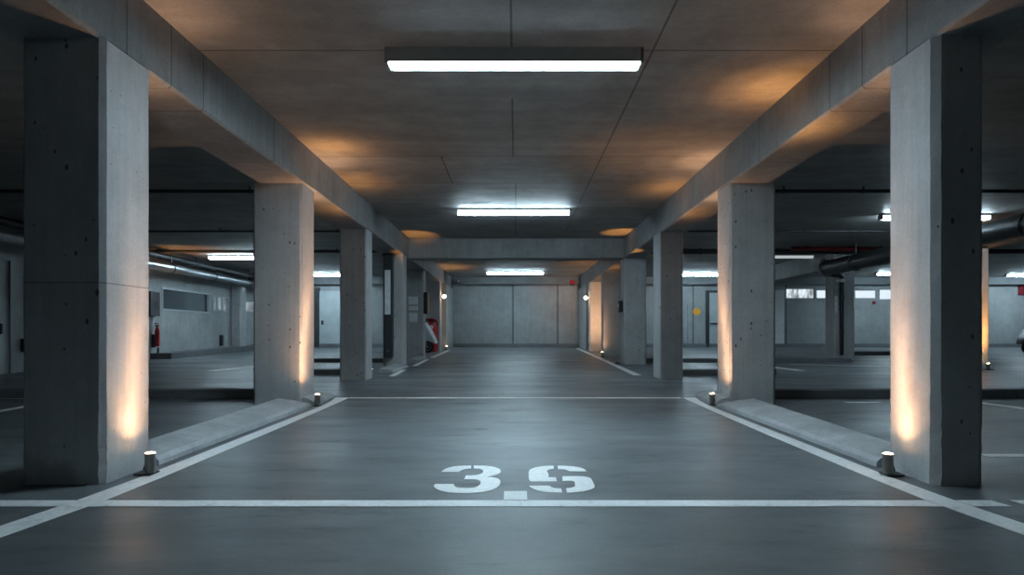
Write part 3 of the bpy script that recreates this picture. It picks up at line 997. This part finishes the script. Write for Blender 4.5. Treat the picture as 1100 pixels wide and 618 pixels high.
# left wall items
t = thing('fire_extinguisher', 'slim red fire extinguisher hung on the left wall', 'fire extinguisher', (-8.68, 15.78, 0.60))
bm = bmesh.new()
lathe(bm, [(.03, 0), (.05, .01), (.055, .04), (.055, .36), (.045, .43), (.025, .46), (.025, .5)], 20)
finish('cylinder', bm, M['red'], t, smooth=40)
bm = bmesh.new()
bx(bm, -.02, .02, -.07, .05, .5, .53)
bx(bm, -.015, .015, -.10, .03, .55, .57)
finish('valve', bm, M['black'], t)
bm = bmesh.new()
tube(bm, [(0, -.06, .51), (.05, -.1, .45), (.06, -.09, .3), (.05, -.08, .15)], .012, 8)
finish('hose', bm, M['rubber'], t)
finish('wall_bracket', bbox(-.12, -.05, -.03, .03, -.02, .3), M['darkframe'], t)
bm = bmesh.new()
tube(bm, [(-8.66, 15.78, fz(15.78)), (-8.66, 15.78, .58)], .025, 10)
tag(finish('bollard_post', bm, M['darkframe']), 'thin dark post under the red extinguisher at the left wall', 'post')
t = thing('junction_box', 'dark switch cabinet on the left wall beside the nearest left pillar', 'control box', (X_LEFT, 15.75, 1.62))
finish('cabinet_body', bbox(0, .14, -.3, .12, -.28, .30, .01), M['darkframe'], t)
finish('mount_plate', bbox(0, .01, -.32, .14, -.30, .32), M['darkframe'], t)
finish('cabinet_handle', bbox(.14, .16, -.05, -.02, -.05, .05), M['steel'], t)
tag(finish('intercom_box', bbox(0, .08, -.06, .06, -.16, .16, .01), M['black'], None, (X_LEFT, 19.4, .72)), 'small black intercom box low on the left wall', 'control box')
tag(finish('socket_box', bbox(0, .05, -.04, .04, -.12, .12, .01), M['black'], None, (X_LEFT, 11.62, .70)), 'small black socket box low on the wall at the left edge', 'socket')


# ------------------------------------------------------------------ scooters and the extinguisher cart
def wheel(parent, name, x, r, wd):
    t = bmesh.new()
    prof = []
    for k in range(9):
        a = -PI / 2 + PI * k / 8
        prof.append((r - .035 + .035 * math.cos(a), wd / 2 * math.sin(a)))
    prof = [(r * .62, -wd / 2 * .8)] + prof + [(r * .62, wd / 2 * .8)]
    lathe(t, prof, 32, 'y', (x, 0, r))
    w = finish(name, t, M['rubber'], parent, smooth=40)
    b = bmesh.new()
    for k in range(5):
        a = 2 * PI * k / 5
        d = Vector((math.cos(a), 0, math.sin(a)))
        tube(b, [(x, 0, r), (x + d.x * r * .62, 0, r + d.z * r * .62)], .016, 8)
    lathe(b, [(.035, -wd * .62), (.035, wd * .62)], 16, 'y', (x, 0, r))
    for s in (-1, 1):
        ring = [(x + r * .6 * math.cos(2 * PI * k / 24), s * wd * .42, r + r * .6 * math.sin(2 * PI * k / 24)) for k in range(25)]
        tube(b, ring, .010, 6, False)
    finish('rim', b, M['steel'], w, smooth=40)
    return w


def fairing(parent, name, outline, half, mat, bevel=.03):
    bm = bmesh.new()
    prism(bm, outline, lambda u, v, w: (u, -half + w, v), 2 * half)
    bmesh.ops.bevel(bm, geom=[e for e in bm.edges if e.calc_length() < 2 * half - .001], offset=bevel, segments=3, affect='EDGES')
    return finish(name, bm, mat, parent, smooth=50)


def scooter(label, loc, paint, rz=0.0):
    """Motor scooter heading along +x, origin at the front wheel's contact."""
    t = thing('motor_scooter', label, 'motor scooter', loc, None, rz)
    r = .17
    wheel(t, 'wheel', 0, r, .11)
    wheel(t, 'wheel', -1.05, r, .12)
    arc = [(math.cos(math.radians(a)) * .225, r + math.sin(math.radians(a)) * .225) for a in range(32, 169, 13)]
    fairing(t, 'front_fairing', [(.245, .27), (.25, .33), (.18, .47), (.08, .66), (-.02, .81), (-.10, .88), (-.20, .86), (-.29, .60), (-.29, .30), (-.26, .20)] + [(x, z) for x, z in arc[::-1]], .13, paint, .03)
    bm = bmesh.new()
    tube(bm, [(0.0, -.085, r), (-.10, -.085, .60)], .018, 8)
    tube(bm, [(0.0, .085, r), (-.10, .085, .60)], .018, 8)
    finish('fork', bm, M['steel'], t)
    fairing(t, 'footboard', [(-.24, .24), (-.24, .30), (-.72, .30), (-.72, .22)], .16, M['black'], .01)
    fairing(t, 'rear_body', [(-.68, .26), (-.74, .62), (-.9, .70), (-1.18, .72), (-1.28, .66), (-1.22, .48), (-1.0, .34)], .15, paint, .03)
    fairing(t, 'seat', [(-.72, .66), (-.76, .74), (-1.0, .77), (-1.1, .80), (-1.24, .79), (-1.25, .72), (-.9, .70)], .14, M['seat'], .02)
    bm = bmesh.new()
    tube(bm, [(-.20, -.32, 1.0), (-.15, -.2, 1.0), (-.12, 0, .93), (-.15, .2, 1.0), (-.20, .32, 1.0)], .016, 10)
    finish('handlebar', bm, M['black'], t, smooth=50)
    bm = bmesh.new()
    lathe(bm, [(.06, -.09), (.055, -.06), (.02, -.045)], 18, 'x', (-.10, 0, .93))
    finish('headlight', bm, M['white'], t, smooth=50)
    fairing(t, 'tail_light', [(-1.24, .60), (-1.26, .66), (-1.30, .66), (-1.28, .60)], .08, M['red'], .005)
    bm = bmesh.new()
    tube(bm, [(-.9, .04, fz(0) + .02), (-.88, .1, .26)], .014, 8)
    finish('kickstand', bm, M['steel'], t)
    return t


scooter('silver motor scooter parked half hidden behind the fifth left pillar', (-2.545, 18.95, fz(18.95)), M['silver'], math.radians(-16))
scooter('dark motor scooter at the far right edge, only its front wheel in view', (14.46, 18.4, fz(18.4)), M['bluegrey'], PI)

t = thing('extinguisher_cart', 'tall red wheeled fire extinguisher before the last left pillar', 'fire extinguisher', (-2.52, 19.49, fz(19.49)))
bm = bmesh.new()
lathe(bm, [(.12, .05), (.155, .07), (.16, .12), (.16, .70), (.15, .78), (.11, .84), (.06, .87), (.05, .90)], 30)
finish('cylinder', bm, M['red'], t, smooth=40)
bm = bmesh.new()
lathe(bm, [(.05, .88), (.10, .89), (.13, .93), (.12, .98), (.07, 1.01), (.03, 1.02)], 20)
finish('valve_head', bm, M['darkred'], t, smooth=50)
bm = bmesh.new()
tube(bm, [(-.16, -.05, .80), (-.19, -.08, .88), (-.12, -.1, .97), (.02, -.1, .99), (.14, -.09, .95), (.18, -.07, .86), (.17, -.07, .78)], .028, 10)
finish('hose', bm, M['darkred'], t, smooth=50)
bm = bmesh.new()
lathe(bm, [(.065, -.155), (.065, -.175), (.05, -.18)], 20, 'y', (.02, 0, .74))
finish('gauge', bm, M['white'], t, smooth=40)
for s in (-1, 1):
    bm = bmesh.new()
    lathe(bm, [(.05, -.02), (.075, -.02), (.075, .02), (.05, .02)], 20, 'x', (s * .12, .13, .075))
    finish('wheel', bm, M['rubber'], t, smooth=40)
finish('foot_frame', bbox(-.13, .13, -.12, .12, -.003, .06, .01), M['red'], t)
bm = bmesh.new()
tube(bm, [(.165, .0, .08), (.175, .0, .5), (.165, 0, .82)], .014, 8)
finish('push_handle', bm, M['red'], t)

# ------------------------------------------------------------------ world, camera, colour
w = bpy.data.worlds.new('garage_world')
SC.world = w
w.use_nodes = True
w.node_tree.nodes['Background'].inputs[0].default_value = (0.5, 0.62, 0.75, 1)
w.node_tree.nodes['Background'].inputs[1].default_value = 0.3

cam = bpy.data.cameras.new('camera')
cam.lens = 36.0 * 700 / 1100
cam.sensor_width = 36.0
cam.sensor_fit = 'HORIZONTAL'
cam.shift_x = -4.0 / 1100
cam.shift_y = 51.0 / 1100
cam.clip_start = .05
co = bpy.data.objects.new('camera', cam)
COL.objects.link(co)
co.location = (0, 0, EYE)
co.rotation_euler = (PI / 2, 0, 0)
SC.camera = co

SC.view_settings.view_transform = 'Standard'
SC.view_settings.look = 'None'
SC.view_settings.exposure = 0.0
SC.view_settings.gamma = 1.0
SC.view_settings.use_curve_mapping = False
SC.cycles.max_bounces = 8
SC.cycles.use_denoising = True
